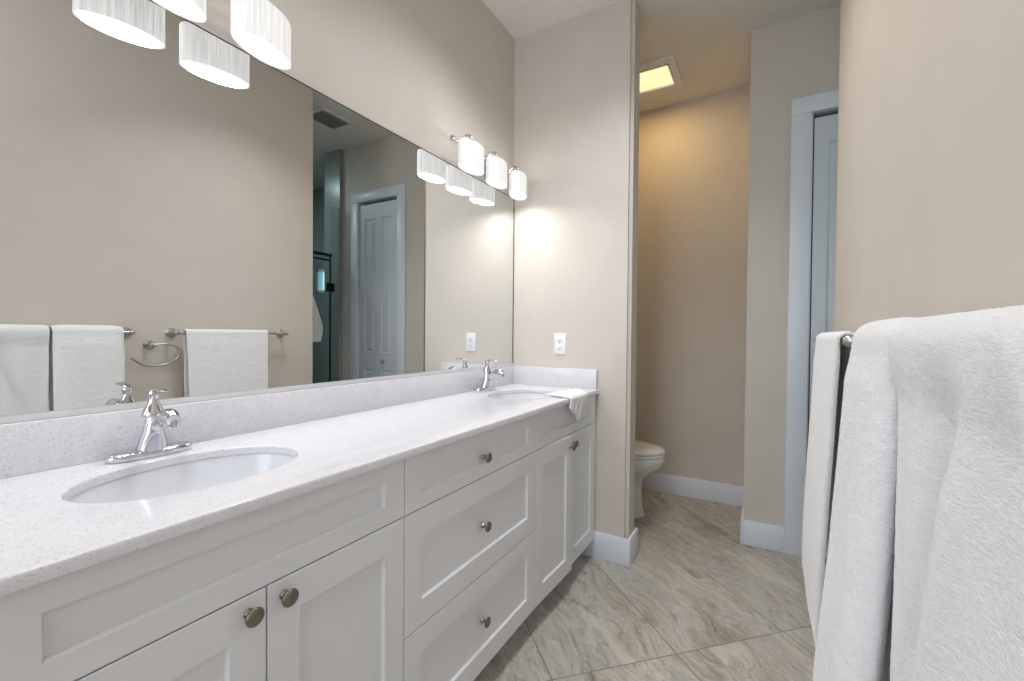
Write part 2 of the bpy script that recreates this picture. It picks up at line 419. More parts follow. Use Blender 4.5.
# closet door with casing
g = .016
bm = bmesh.new()
bx(bm, 1.368, OX0 + .004, FY - g, FY, 0, 2.323, bev=.002); bx(bm, OX1 - .004, 2.020, FY - g, FY, 0, 2.323, bev=.002)
bx(bm, 1.368, 2.020, FY - g - .002, FY, 2.3235, 2.408, bev=.002)
struct('trim_1', bm, 'trim', smooth=True)
bm = bmesh.new()
bx(bm, OX0, OX0 + .010, FY, FY + T, 0, OZ); bx(bm, OX1 - .010, OX1, FY, FY + T, 0, OZ); bx(bm, OX0, OX1, FY, FY + T, OZ - .006, OZ)
struct('trim_2', bm, 'trim')
bm = box(OX0 + .010, OX1 - .010, FY + .062, FY + .098, 0.0, OZ - .006); struct('trim_3', bm, 'dark')  # near-black panel painted in for the shade inside the closed closet
def panel_door():
    x0, x1, z0, z1 = OX0 + .016, OX1 - .016, .012, 2.295
    yf = FY + .004
    bm = bmesh.new(); bx(bm, x0, x1, yf, yf + .035, z0, z1)
    cols = [(x0 + .062, x0 + .192), (x1 - .192, x1 - .062)]
    rows = [(.20, .84), (.985, 2.165)]
    xs = sorted({x0, x1, *[c for cc in cols for c in cc]}); zs = sorted({z0, z1, *[c for cc in rows for c in cc]})
    f = [q for q in bm.faces if abs(q.calc_center_median().y - yf) < 1e-5]
    bmesh.ops.delete(bm, geom=f, context='FACES_ONLY')
    grid = {(x, z): bm.verts.new((x, yf, z)) for x in xs for z in zs}
    cells = {}
    for i in range(len(xs) - 1):
        for j in range(len(zs) - 1):
            cells[i, j] = bm.faces.new((grid[xs[i], zs[j]], grid[xs[i + 1], zs[j]], grid[xs[i + 1], zs[j + 1]], grid[xs[i], zs[j + 1]]))
    bm.normal_update()
    for (i, j), q in cells.items():
        if (xs[i], xs[i + 1]) in cols and (zs[j], zs[j + 1]) in rows:
            bmesh.ops.inset_region(bm, faces=[q], thickness=.010, depth=-.009, use_even_offset=True)
            bmesh.ops.inset_region(bm, faces=[q], thickness=.012, depth=0, use_even_offset=True)
            bmesh.ops.inset_region(bm, faces=[q], thickness=.014, depth=.007, use_even_offset=True)
    bmesh.ops.remove_doubles(bm, verts=bm.verts, dist=1e-5)
    return bm
d = struct('door_1', panel_door(), 'door')
bm = bmesh.new(); lathe(bm, [(0, 0), (.012, 0), (.012, .003), (.006, .008), (.006, .018), (.014, .024), (.015, .032), (.008, .037), (0, .038)],
                        ((OX0 + OX1) / 2 - .075, FY + .012, .915), (0, -1, 0), 20)
bmesh.ops.recalc_face_normals(bm, faces=bm.faces); obj('door_handle', bm, 'nickel', d, True)

# ------------------------------------------------------------------ vanity cabinets
def carcass(y0, y1, parent):
    bm = bmesh.new(); xf = FX - .021; t = .016
    bx(bm, .004, xf, y0, y0 + t, .10, CB - .001); bx(bm, .004, xf, y1 - t, y1, .10, CB - .001)
    bx(bm, .004, xf, y0 + t, y1 - t, .10, .116)
    bx(bm, .004, .012, y0 + t, y1 - t, .116, CB - .001)
    bx(bm, xf - .018, xf, y0 + t, y1 - t, CB - .06, CB - .001); bx(bm, xf - .018, xf, y0 + t, y1 - t, .69, .73)
    bx(bm, xf - .085, xf - .07, y0, y1, 0, .10)          # recessed toe kick board
    bx(bm, .004, xf - .085, y0, y0 + t, 0, .10); bx(bm, .004, xf - .085, y1 - t, y1, 0, .10)
    return obj('cabinet_body', bm, 'cabinet', parent)
G = .0016; ZL = .7115; xb = FX - .020
def sink_cabinet(y0, y1, label, ajar=False):
    t = thing('vanity_cabinet', label, 'cabinet', (0, 0, 0))
    carcass(y0, y1, t)
    obj('false_drawer_front', shaker(xb, y0 + G, y1 - G, ZL + G, CB - .004, rail=.040), 'cabinet', t, True, 20)
    ym = (y0 + y1) / 2
    dl = obj('door', shaker(xb, y0 + G, ym - G, .101, ZL - G, rail=.068), 'cabinet', t, True, 20)
    dr = obj('door', shaker(xb, ym + G, y1 - G, .101, ZL - G, rail=.068), 'cabinet', t, True, 20)
    kz = .680 if not ajar else .664
    knob(FX - .0005, ym - .033, kz, dl)
    knob(FX - .0005, ym + .031, kz, dr)
    if ajar:      # the left door stands slightly open, hinged on its near side
        a = math.radians(2.6); px, py = xb, y0 + G
        dl.matrix_world = Matrix.Translation((px, py, 0)) @ Matrix.Rotation(-a, 4, 'Z') @ Matrix.Translation((-px, -py, 0))
    return t
sink_cabinet(Y0, Y1, 'white shaker sink cabinet with two closed doors, nearest the camera under the first oval sink')
t = thing('vanity_cabinet', 'white shaker drawer cabinet with three stacked drawers in the middle of the vanity', 'cabinet')
carcass(Y1, Y2, t)
for (z0, z1, kz) in ((ZL + G, CB - .004, .777), (.4065 + G, ZL - G, .561), (.101, .4065 - G, .262)):
    dr = obj('drawer', shaker(xb, Y1 + G, Y2 - G, z0, z1, rail=.040 if z0 > .7 else .066), 'cabinet', t, True, 20)
    knob(FX - .0005, 1.154, kz, dr)
sink_cabinet(Y2, Y3, 'white shaker sink cabinet against the end wall, left door slightly ajar', True)

# ------------------------------------------------------------------ countertop
S1, S2 = (.257, .4700), (.268, 1.845)
SA, SB = .1435, .199     # half sizes in x and y
CX1, CY0, CY1 = .523, .10, D - .001
bm = bmesh.new()
def loop(pts, z):
    vs = [bm.verts.new((x, y, z)) for x, y in pts]
    for i in range(len(vs)): bm.edges.new((vs[i], vs[(i + 1) % len(vs)]))
loop([(.001, CY0), (CX1, CY0), (CX1, CY1), (.001, CY1)], CT)
for s in (S1, S2):
    loop([(s[0] + SA * math.cos(2 * PI * i / 96), s[1] + SB * math.sin(2 * PI * i / 96)) for i in range(96)], CT)
bmesh.ops.triangle_fill(bm, use_beauty=True, use_dissolve=False, edges=bm.edges[:], normal=(0, 0, 1))
r = bmesh.ops.extrude_face_region(bm, geom=bm.faces[:])
for v in [q for q in r['geom'] if isinstance(q, bmesh.types.BMVert)]: v.co.z = CB
bmesh.ops.recalc_face_normals(bm, faces=bm.faces)
es = [e for e in bm.edges if len(e.link_faces) == 2 and e.calc_face_angle(0) > 1.2 and all(v.co.z > CT - 1e-4 for v in e.verts) and e.verts[0].co.x > .01 and e.verts[1].co.x > .01]
bmesh.ops.bevel(bm, geom=es, offset=.005, segments=4, affect='EDGES', profile=.5)
top = obj('countertop', bm, 'quartz', None, True, 30)
tag(top, 'long white speckled quartz vanity worktop with two oval cutouts and backsplash', 'countertop')
SPH = CT + .1017
obj('backsplash', box(.001, .021, CY0, D - .0015, CT, SPH, bev=.0018), 'quartz', top, True)
obj('side_splash', box(.0213, .512, D - .021, D - .001, CT, SPH, bev=.0018), 'quartz', top, True)

def sink(s, label):
    t = thing('sink', label, 'sink', (s[0], s[1], CB))
    bm = bmesh.new(); n = 96
    prof = [(1.10, .0), (1.10, -.012), (1.035, -.0), (1.02, -.004), (.995, -.02), (.95, -.05), (.87, -.085), (.72, -.115), (.50, -.132), (.25, -.140), (.09, -.142), (.08, -.16), (0.0, -.16)]
    prof = [(1.09, -.001), (1.02, -.0012), (1.012, -.004), (.995, -.022), (.955, -.052), (.885, -.085), (.74, -.115), (.52, -.131), (.28, -.138), (.115, -.141)]
    rings = [[bm.verts.new((r * SA * math.cos(2 * PI * i / n), r * SB * math.sin(2 * PI * i / n), z)) for i in range(n)] for r, z in prof]
    # underside so the bowl has thickness
    outer = [(.13, -.152), (.55, -.143), (.80, -.124), (.93, -.09), (1.0, -.055), (1.04, -.02), (1.09, -.013)]
    rings += [[bm.verts.new((r * SA * math.cos(2 * PI * i / n), r * SB * math.sin(2 * PI * i / n), z)) for i in range(n)] for r, z in outer]
    rings.append(rings[0])
    for a, c in zip(rings, rings[1:]):
        for i in range(n): bm.faces.new((a[i], a[(i + 1) % n], c[(i + 1) % n], c[i]))
    bmesh.ops.recalc_face_normals(bm, faces=bm.faces)
    obj('bowl', bm, 'porcelain', t, True, 60)
    bm = bmesh.new(); lathe(bm, [(0, -.150), (.021, -.150), (.025, -.139), (.023, -.1375), (.019, -.140), (.0, -.138)], n=32)
    bmesh.ops.recalc_face_normals(bm, faces=bm.faces); obj('drain', bm, 'chrome', t, True)
    return t
sink(S1, 'white oval undermount sink nearest the camera, in front of the larger faucet')
sink(S2, 'white oval undermount sink at the far end of the worktop beside the washcloth')

def faucet(y, label):
    t = thing('faucet', label, 'faucet', (.062, y, CT + .0006))
    bm = bmesh.new(); n = 56
    def ob(hx, hy, z):
        vs = []
        for i in range(n):
            a = 2 * PI * i / n; c, s = math.cos(a), math.sin(a)
            vs.append(bm.verts.new((hx * math.copysign(abs(c) ** .75, c) * (1 - .14 * abs(s) ** 3), hy * math.copysign(abs(s) ** .62, s), z)))
        return vs
    rings = [ob(.027, .079, 0), ob(.0285, .081, .0015), ob(.0285, .081, .0105), ob(.0275, .080, .0135), ob(.0235, .075, .0160), ob(.017, .066, .0175), ob(.008, .05, .018)]
    for a, c in zip(rings, rings[1:]):
        for i in range(n): bm.faces.new((a[i], a[(i + 1) % n], c[(i + 1) % n], c[i]))
    bm.faces.new(rings[0][::-1]); bm.faces.new(rings[-1])
    obj('base_plate', bm, 'chrome', t, True, 60)
    # tapering body leaning into the spout, with a bell cap
    bm = bmesh.new(); m = 40; prev = None
    for (z, cx, rx, ry) in ((.014, .003, .0255, .031), (.018, .003, .0248, .030), (.035, .002, .0225, .0255), (.055, .001, .0205, .0205), (.075, 0, .0175, .0165), (.088, 0, .0150, .0140),
                            (.0905, -.001, .0215, .0210), (.094, -.001, .0222, .0218), (.100, -.001, .0205, .0200), (.112, -.001, .0150, .0145), (.122, 0, .0100, .0098), (.132, 0, .0078, .0078)):
        rg = [bm.verts.new((.012 * min(1, (z - .014) / .05) + cx + rx * math.cos(2 * PI * i / m), ry * math.sin(2 * PI * i / m), z)) for i in range(m)]
        if prev:
            for i in range(m): bm.faces.new((prev[i], prev[(i + 1) % m], rg[(i + 1) % m], rg[i]))
        else: bm.faces.new(rg[::-1])
        prev = rg
    bm.faces.new(prev)
    obj('faucet_body', bm, 'chrome', t, True, 40)
    bm = bmesh.new()
    tube(bm, [(.014, 0, .052), (.028, 0, .074), (.045, 0, .088), (.066, 0, .097), (.086, 0, .097), (.107, 0, .089)],
         [.0120, .0105, .0098, .0120,   .0165, .0140], 20, 26, up=(0, 1, 0))
    sp = obj('spout', bm, 'chrome', t, True, 50)
    bm = bmesh.new(); lathe(bm, [(0, 0), (.0105, 0), (.0110, .003), (.0110, .014), (0, .014)], (.099, 0, .0735), (-.15, 0, 1), 24)
    bmesh.ops.recalc_face_normals(bm, faces=bm.faces); obj('aerator', bm, 'chrome', sp, True)
    bm = bmesh.new()
    lathe(bm, [(0, .129), (.0085, .129), (.0092, .134), (.0100, .140), (.0092, .146), (.005, .149), (0, .1495)], (.012, 0, 0), n=24)
    tube(bm, [(.000, 0, .1435), (.020, 0, .1495), (.040, 0, .1525), (.058, 0, .1515), (.070, 0, .1485)], [.005, .0100, .0095, .0080, .0050], 16, 20, flat=.42, up=(0, 0, 1))
    obj('lever', bm, 'chrome', t, True, 50)
    bm = bmesh.new(); lathe(bm, [(0, 0), (.0024, 0), (.0024, .035), (.0045, .037), (.0045, .043), (0, .045)], (-.0225, 0, .0145), (0, 0, 1), 14)
    obj('lift_rod', bm, 'chrome', t, True)
    return t
faucet(S1[1] - .0055, 'chrome single lever faucet behind the near oval sink')
faucet(S2[1] - .004, 'chrome single lever faucet behind the far sink, beside the end wall')

# ------------------------------------------------------------------ mirror
MZ0, MZ1, MY0, MY1 = SPH + .002, 1.931, .11, D - .006
mt = thing('mirror', 'wide frameless wall mirror running the length of the vanity', 'mirror')
obj('mirror_glass', box(.002, .007, MY0, MY1, MZ0, MZ1), 'mirror', mt)
bm = bmesh.new(); bx(bm, .001, .0022, MY0, MY1, MZ0 - .001, MZ0 + .012); bx(bm, .001, .0115, MY0, MY1, MZ0 - .0018, MZ0 - .0003); bx(bm, .0095, .0115, MY0, MY1, MZ0 - .001, MZ0 + .013)
obj('bottom_channel', bm, 'channel', mt)
bm = bmesh.new(); bx(bm, .001, .0085, MY0, MY1, MZ1, MZ1 + .0022); obj('top_edge', bm, 'dark', mt)
bm = bmesh.new(); bx(bm, .001, .0085, MY1, MY1 + .0035, MZ0, MZ1 + .0022); obj('side_edge', bm, 'dark', mt)

# ------------------------------------------------------------------ vanity lights
def vanity_light(yc, label, turns):
    t = thing('vanity_light', label, 'wall light', (0, yc, 2.02))
    obj('back_plate', box(.001, .018, -.12, .12, -.045, .045, bev=.006, seg=3), 'nickel', t, True)
    bm = bmesh.new(); tube(bm, [(.060, -.262, 0), (.060, .262, 0)], .0055, 14); obj('rod', bm, 'nickel', t, True)
    for s in (-1, 1):
        bm = bmesh.new(); lathe(bm, [(0, 0), (.006, 0), (.007, .003), (.011, .008), (.012, .014), (.009, .021), (0, .024)], (.060, s * .260, 0), (0, s, 0), 18)
        bmesh.ops.recalc_face_normals(bm, faces=bm.faces); obj('finial', bm, 'nickel', t, True)
        bm = bmesh.new(); tube(bm, [(.014, s * .07, 0), (.060, s * .07, 0)], .006, 12); obj('arm', bm, 'nickel', t, True)
    XC, AX, AY, ZB, ZT = .120, .043, .085, 1.890 - 2.02, 1.996 - 2.02
    for k in (-1, 0, 1):
        y = k * .2135; ps = math.radians(turns[k + 1]); ca, sa = math.cos(ps), math.sin(ps)
        bm = bmesh.new()
        tube(bm, [(.060, y, .0), (.070, y, .016), (.092, y, .026), (.113, y, .020), (.122, y, .000), (XC, y, -.028)], .0048, 12, 22)
        lathe(bm, [(0, -.040), (.020, -.040), (.022, -.034), (.014, -.026), (.008, -.018), (0, -.016)], (XC, y, 0), n=20)
        obj('shade_arm', bm, 'nickel', t, True, 50)
        bm = bmesh.new(); n = 96
        def ring(f, z):
            return [bm.verts.new((XC + f * (AX * ca * math.cos(2 * PI * i / n) - AY * sa * math.sin(2 * PI * i / n)), y + f * (AX * sa * math.cos(2 * PI * i / n) + AY * ca * math.sin(2 * PI * i / n)), z)) for i in range(n)]
        rings = [ring(.975, ZB + .006), ring(.985, ZB + .001), ring(1.0, ZB), ring(1.005, ZB + .004), ring(1.0, ZB + .012), ring(1.0, ZT - .006), ring(.985, ZT - .001), ring(.95, ZT), ring(.2, ZT + .001)]
        for a, c in zip(rings, rings[1:]):
            for i in range(n): bm.faces.new((a[i], a[(i + 1) % n], c[(i + 1) % n], c[i]))
        sh = obj('lamp_shade', bm, 'shade', t, True, 50)
        bm = bmesh.new(); vs = ring(.975, ZB + .005)
        vs2 = [bm.verts.new((v.co.x, v.co.y, ZB + .009)) for v in vs]
        bm.faces.new(vs[::-1]); bm.faces.new(vs2)
        for i in range(n): bm.faces.new((vs[i], vs[(i + 1) % n], vs2[(i + 1) % n], vs2[i]))
        bmesh.ops.recalc_face_normals(bm, faces=bm.faces)
        obj('diffuser', bm, 'diffuser', sh)
        l = bpy.data.lights.new('bulb', 'AREA'); l.shape = 'ELLIPSE'; l.size = 2 * AX * .9; l.size_y = 2 * AY * .9
        l.energy = .62; l.color = (1.0, .975, .95); l.spread = math.radians(170)
        lo = bpy.data.objects.new('bulb', l); COL.objects.link(lo); lo.parent = t; lo.location = (XC, y, ZB - .002); lo.rotation_euler = (0, 0, ps)
        l = bpy.data.lights.new('bulb_glow_up', 'AREA'); l.shape = 'ELLIPSE'; l.size = 2 * AX * .8; l.size_y = 2 * AY * .8
        l.energy = .10; l.color = (1.0, .98, .97)
        lo = bpy.data.objects.new('bulb_glow_up', l); COL.objects.link(lo); lo.parent = t; lo.location = (XC, y, ZT + .004); lo.rotation_euler = (PI, 0, -ps)
    return t
vanity_light(.472, 'three-shade vanity light above the near sink, cut off by the top of the photo', (12, 12, 13))
vanity_light(1.842, 'three-shade vanity light above the far sink, beside the end wall', (4, 9, 16))

# ------------------------------------------------------------------ outlet
t = thing('electrical_outlet', 'white duplex outlet on the end wall above the side splash', 'outlet', (.300, D, 1.110))
obj('cover_plate', box(-.034, .034, -.006, -.0005, -.056, .056, bev=.002), 'plastic', t, True)
for s in (-1, 1):
    bm = bmesh.new(); lathe(bm, [(0, 0), (.0165, 0), (.0165, .0015), (.0155, .002), (0, .002)], (0, -.006, s * .0195), (0, -1, 0), 24, sy=.86)
    bmesh.ops.recalc_face_normals(bm, faces=bm.faces); rc = obj('receptacle', bm, 'plastic', t, True)
    bm = bmesh.new(); bx(bm, -.0075, -.0055, -.0083, -.0078, s * .0195 - .003, s * .0195 + .006); bx(bm, .0055, .0075, -.0083, -.0078, s * .0195 - .003, s * .0195 + .006)
    bx(bm, -.0025, .0025, -.0083, -.0078, s * .0195 - .010, s * .0195 - .006)
    obj('slots', bm, 'slot', rc)
bm = bmesh.new(); lathe(bm, [(0, 0), (.003, 0), (.003, .001), (0, .0013)], (0, -.006, 0), (0, -1, 0), 12)
bmesh.ops.recalc_face_normals(bm, faces=bm.faces); obj('screw', bm, 'nickel', t, True)

# ------------------------------------------------------------------ towel bars, ring
BZ, BX = 1.152, 1.418
def towel_bar(y0, y1, label):
    t = thing('towel_bar', label, 'towel bar', (WX, (y0 + y1) / 2, BZ)); h = (y1 - y0) / 2
    bm = bmesh.new(); tube(bm, [(BX - WX, -h - .006, 0), (BX - WX, h + .006, 0)], .0085, 18); obj('rod', bm, 'nickel', t, True)
    for s in (-1, 1):
        bm = bmesh.new()
        lathe(bm, [(0, .0005), (.025, .0005), (.026, .004), (.022, .009), (.012, .020), (.0095, .035), (.011, .050), (.0125, .060), (.0125, .070), (.008, .077), (0, .079)], (0, s * h, 0), (-1, 0, 0), 26)
        bmesh.ops.recalc_face_normals(bm, faces=bm.faces); obj('post', bm, 'nickel', t, True, 50)
    return t
towel_bar(1.142, 1.752, 'brushed nickel towel bar farther along the wall, holding one towel')
towel_bar(.342, .952, 'brushed nickel towel bar nearest the camera, holding two towels')
t = thing('towel_ring', 'empty open nickel towel ring between the two towel bars', 'towel ring', (WX, 1.046, 1.089))
bm = bmesh.new(); lathe(bm, [(0, .0005), (.024, .0005), (.025, .004), (.020, .010), (.012, .020), (.010, .035), (.012, .045), (0, .052)], (0, 0, 0), (-1, 0, 0), 24)
bmesh.ops.recalc_face_normals(bm, faces=bm.faces); obj('post', bm, 'nickel', t, True, 50)
bm = bmesh.new(); tube(bm, [(-.044, 0, 0), (-.044, .035, .003), (-.046, .075, .002), (-.048, .105, -.012), (-.050, .116, -.040), (-.052, .100, -.075), (-.052, .060, -.098), (-.052, .010, -.105), (-.052, -.045, -.095), (-.052, -.090, -.062)], .0058, 12, 60, up=(1, 0, 0))
obj('ring', bm, 'nickel', t, True, 50)

# ------------------------------------------------------------------ towels
def lerp_tab(tab, z):
    if z >= tab[0][0]: return tab[0][1]
    for (z0, a), (z1, c) in zip(tab, tab[1:]):
        if z >= z1:
            u = (z0 - z) / (z0 - z1); return a + (c - a) * u
    return tab[-1][1]
fuzz = bpy.data.textures.new('towel_fuzz', 'CLOUDS'); fuzz.noise_scale = .004; fuzz.noise_depth = 2
def towel(label, y0, y1, front, back, zf, zb, h_top, h_low, seed, rnd=.035, fold=.006, crease=(), splay=0.0, group=None):
    """hangs over the bar; front/back = tables (z, x of the sheet's middle); h = half thickness"""
    rb = .0085 + h_top + .0032                  # middle line radius round the bar
    path = []                                    # (x, z, nx, nz, q) q=distance below bar
    nb, na, nf = 60, 14, 110
    for i in range(nb):
        z = zb + (BZ - zb) * i / nb
        path.append(('b', z))
    for i in range(na + 1): path.append(('a', PI * i / na))
    for i in range(1, nf + 1): path.append(('f', BZ + (zf - BZ) * i / nf))
    ny = 64; rows = []
    wid = y1 - y0
    for j in range(ny + 1):
        u = j / ny; e = .5 - .5 * math.cos(PI * u); e = .35 * u + .65 * e
        y = y0 + wid * e
        dist = min(y - y0, y1 - y)
        rf = 1.0 if dist >= rnd else max(0.0, 1 - (1 - dist / rnd) ** 2.4) ** .5
        mid = []
        for kind, q in path:
            if kind == 'b':
                x = min(lerp_tab(back, q), WX - .016 - h_low * .4); k = min(1, (BZ - q) / .065); k = k * k * (3 - 2 * k)
                x = (BX + rb) * (1 - k) + x * k; z = q; low = k
            elif kind == 'a':
                x = BX + rb * math.cos(q); z = BZ + rb * math.sin(q); low = 0
            else:
                k = min(1, (BZ - q) / .065); k = k * k * (3 - 2 * k)
                x = lerp_tab(front, q); x = (BX - rb) * (1 - k) + x * k; z = q; low = k
                g = min(1, (BZ - q) / .5)
                x += fold * g * math.sin(e * 7.5 + seed) + fold * .7 * g * noise.noise(Vector((y * 9, q * 3, seed)))
                for (c0, slope, wdt, amp) in crease:
                    dd = (y - (c0 + slope * (BZ - q))) / wdt
                    x -= amp * math.exp(-dd * dd) * min(1, (BZ - q) / .12)
            hh = h_top * (1 - low) + h_low * low
            yy = y + splay * (e - .5) * (BZ - z) + .004 * noise.noise(Vector((z * 8, seed, e * 3)))
            mid.append((Vector((x, yy, z)), max(.0008, hh * (.12 + .88 * rf)) if rf < 1 else hh))
        P = [m[0] for m in mid]; row_o, row_i = [], []
        for k, (p, hh) in enumerate(mid):
            dv = P[min(k + 1, len(P) - 1)] - P[max(k - 1, 0)]
            nrm = Vector((-dv.z, 0, dv.x)).normalized()   # outward
            endk = min(k, len(P) - 1 - k) / 4.0
            hh = hh * (1 if endk >= 1 else (1 - (1 - endk) ** 2) ** .5 * .9 + .1)
            row_o.append(p + nrm * hh); row_i.append(p - nrm * hh)
        rows.append((row_o, row_i))
    bm = bmesh.new(); n = len(path)
    loops = [[bm.verts.new(v) for v in o_] + [bm.verts.new(v) for v in reversed(i_)] for o_, i_ in rows]
    L = 2 * n
    for a, c in zip(loops, loops[1:]):
        for i in range(L): bm.faces.new((a[i], a[(i + 1) % L], c[(i + 1) % L], c[i]))
    for e_, rev in ((loops[0], True), (loops[-1], False)):
        for i in range(n - 1):
            f = (e_[i], e_[i + 1], e_[L - 2 - i], e_[L - 1 - i])
            bm.faces.new(f if rev else f[::-1])
    bmesh.ops.recalc_face_normals(bm, faces=bm.faces)
    o = obj('bath_towel', bm, 'terry', None, True, 80)
    s = o.modifiers.new('sub', 'SUBSURF'); s.levels = 1; s.render_levels = 1
    dsp = o.modifiers.new('fuzz', 'DISPLACE'); dsp.texture = fuzz; dsp.strength = .0018; dsp.mid_level = .5; dsp.texture_coords = 'LOCAL'
    return tag(o, label, 'towel', group)
towel('white terry towel hanging alone on the farther bar, its side edge facing the camera', 1.180, 1.622,
      [(1.15, 1.402), (.96, 1.394), (.80, 1.386), (.60, 1.378), (.45, 1.376)],
      [(1.15, 1.440), (.9, 1.440), (.3, 1.436)], .455, .52, .0045, .0065, 1.3, rnd=.006, fold=.0012, splay=-.05)
towel('thick folded white towel hanging in the middle, on the far half of the nearer bar', .672, .916,
      [(1.15, 1.400), (1.08, 1.399), (1.00, 1.394), (.81, 1.383), (.61, 1.367), (.4, 1.362)],
      [(1.15, 1.446), (.3, 1.450)], .40, .45, .0110, .025, 4.1, rnd=.075, fold=.002, splay=.0)
towel('broad white towel with diagonal creases hanging closest to the camera', .362, .664,
      [(1.15, 1.406), (1.08, 1.409), (1.00, 1.409), (.81, 1.407), (.61, 1.403), (.4, 1.398)],
      [(1.15, 1.446), (.3, 1.450)], .42, .47, .0095, .0110, 2.2, rnd=.012, fold=.003,
      crease=((.42, .30, .03, .014), (.50, .20, .025, -.010), (.585, .03, .03, .006), (.46, .42, .02, -.006)))

# ------------------------------------------------------------------ washcloth folded over the counter corner
def washcloth():
    bm = bmesh.new(); n = 44
    # cloth square laid diagonally: one corner hangs over the front edge
    c0 = Vector((.455, 1.935)); ex = Vector((.93, .36)).normalized(); ey = Vector((-.36, .93)).normalized()
    P = {}
    def place(x, y):
        lim = CX1 - .002; R = .009
        over = x - lim; zt = CT + .0036
        if over <= 0: return Vector((x, y, zt))
        if over < R * PI / 2:
            a = over / R; return Vector((lim + R * math.sin(a), y, zt - R * (1 - math.cos(a))))
        return Vector((lim + R, y - .10 * (over - R * PI / 2) * 0, zt - R - (over - R * PI / 2)))
    quad = [Vector((.385, 1.865)), Vector((.545, 1.795)), Vector((.625, 1.862)), Vector((.575, 2.03)), Vector((.40, 2.10))]
    corners = [Vector((.385, 1.845)), Vector((.570, 1.795)), Vector((.640, 1.905)), Vector((.43, 2.12))]
    for i in range(n + 1):
        for j in range(n + 1):
            u, v = i / n, j / n
            q = corners[0].lerp(corners[1], u).lerp(corners[3].lerp(corners[2], u), v)
            q += Vector((.004 * math.sin(v * 9), .004 * math.sin(u * 8 + 1)))
            p = place(q.x, q.y)
            w = .0015 * noise.noise(Vector((q.x * 22, q.y * 22, 3))) + .0025 * math.sin(q.y * 60 + q.x * 25)
            if q.x < CX1: p.z += abs(w)
            else: p.x += abs(w) * 1.4
            P[i, j] = bm.verts.new(p)
    for i in range(n):
        for j in range(n): bm.faces.new((P[i, j], P[i + 1, j], P[i + 1, j + 1], P[i, j + 1]))
    bmesh.ops.recalc_face_normals(bm, faces=bm.faces)
    o = obj('washcloth', bm, 'cloth', None, True, 80)
    s = o.modifiers.new('solid', 'SOLIDIFY'); s.thickness = .006; s.offset = 0
    s = o.modifiers.new('sub', 'SUBSURF'); s.levels = 1; s.render_levels = 1
    return tag(o, 'small folded white washcloth draped over the countertop edge beside the far sink', 'washcloth')
washcloth()

# ------------------------------------------------------------------ toilet
def egg(n, x0, x1, w, z, back=.85):
    """outline of the bowl seen from above: tip at x1, squarer at x0"""
    pts = []
    cx = x0 + (x1 - x0) * .42
    for i in range(n):
        a = 2 * PI * i / n; c, s = math.cos(a), math.sin(a)
        if c >= 0: pts.append(Vector((cx + (x1 - cx) * c, w * s, z)))
        else: pts.append(Vector((cx + (cx - x0) * math.copysign(abs(c) ** back, c), w * math.copysign(abs(s) ** .9, s), z)))
    return pts
def stack(outlines, cap0=True, cap1=True):
    bm = bmesh.new(); rings = [[bm.verts.new(p) for p in o_] for o_ in outlines]; n = len(rings[0])
    for a, c in zip(rings, rings[1:]):
        for i in range(n): bm.faces.new((a[i], a[(i + 1) % n], c[(i + 1) % n], c[i]))
    if cap0: bm.faces.new(rings[0][::-1])
    if cap1: bm.faces.new(rings[-1])
    bmesh.ops.recalc_face_normals(bm, faces=bm.faces); return bm
TY = 2.872
t = thing('toilet', 'white toilet with lid down in the nook behind the end wall', 'toilet', (0, TY, 0))
n = 48
ol = [egg(n, .20, .612, .105, 0), egg(n, .20, .616, .107, .012), egg(n, .20, .604, .098, .03), egg(n, .20, .592, .090, .10), egg(n, .20, .590, .088, .19), egg(n, .19, .603, .102, .245),
      egg(n, .18, .650, .146, .285), egg(n, .17, .700, .172, .325), egg(n, .17, .724, .182, .365), egg(n, .17, .729, .183, .392), egg(n, .17, .722, .179, .400)]
obj('bowl', stack(ol), 'toilet', t, True, 60)
ol = [egg(n, .205, .722, .176, .4015), egg(n, .20, .730, .183, .405), egg(n, .20, .730, .183, .417), egg(n, .205, .724, .178, .421)]
obj('seat', stack(ol), 'toilet', t, True, 40)
ol = [egg(n, .205, .722, .177, .4225), egg(n, .20, .731, .184, .426), egg(n, .20, .730, .183, .436), egg(n, .21, .715, .170, .447), egg(n, .25, .65, .13, .454)]
obj('lid', stack(ol), 'toilet', t, True, 40)
bm = bmesh.new(); bx(bm, .03, .205, -.215, .215, .41, .75, bev=.022, seg=4); obj('tank', bm, 'toilet', t, True)
bm = bmesh.new(); bx(bm, .022, .215, -.225, .225, 752e-3, .788, bev=.010, seg=3); obj('tank_lid', bm, 'toilet', t, True)
bm = bmesh.new(); tube(bm, [(.205, -.15, .69), (.222, -.15, .69), (.226, -.14, .69), (.226, -.08, .684)], .006, 12); obj('flush_handle', bm, 'chrome', t, True)

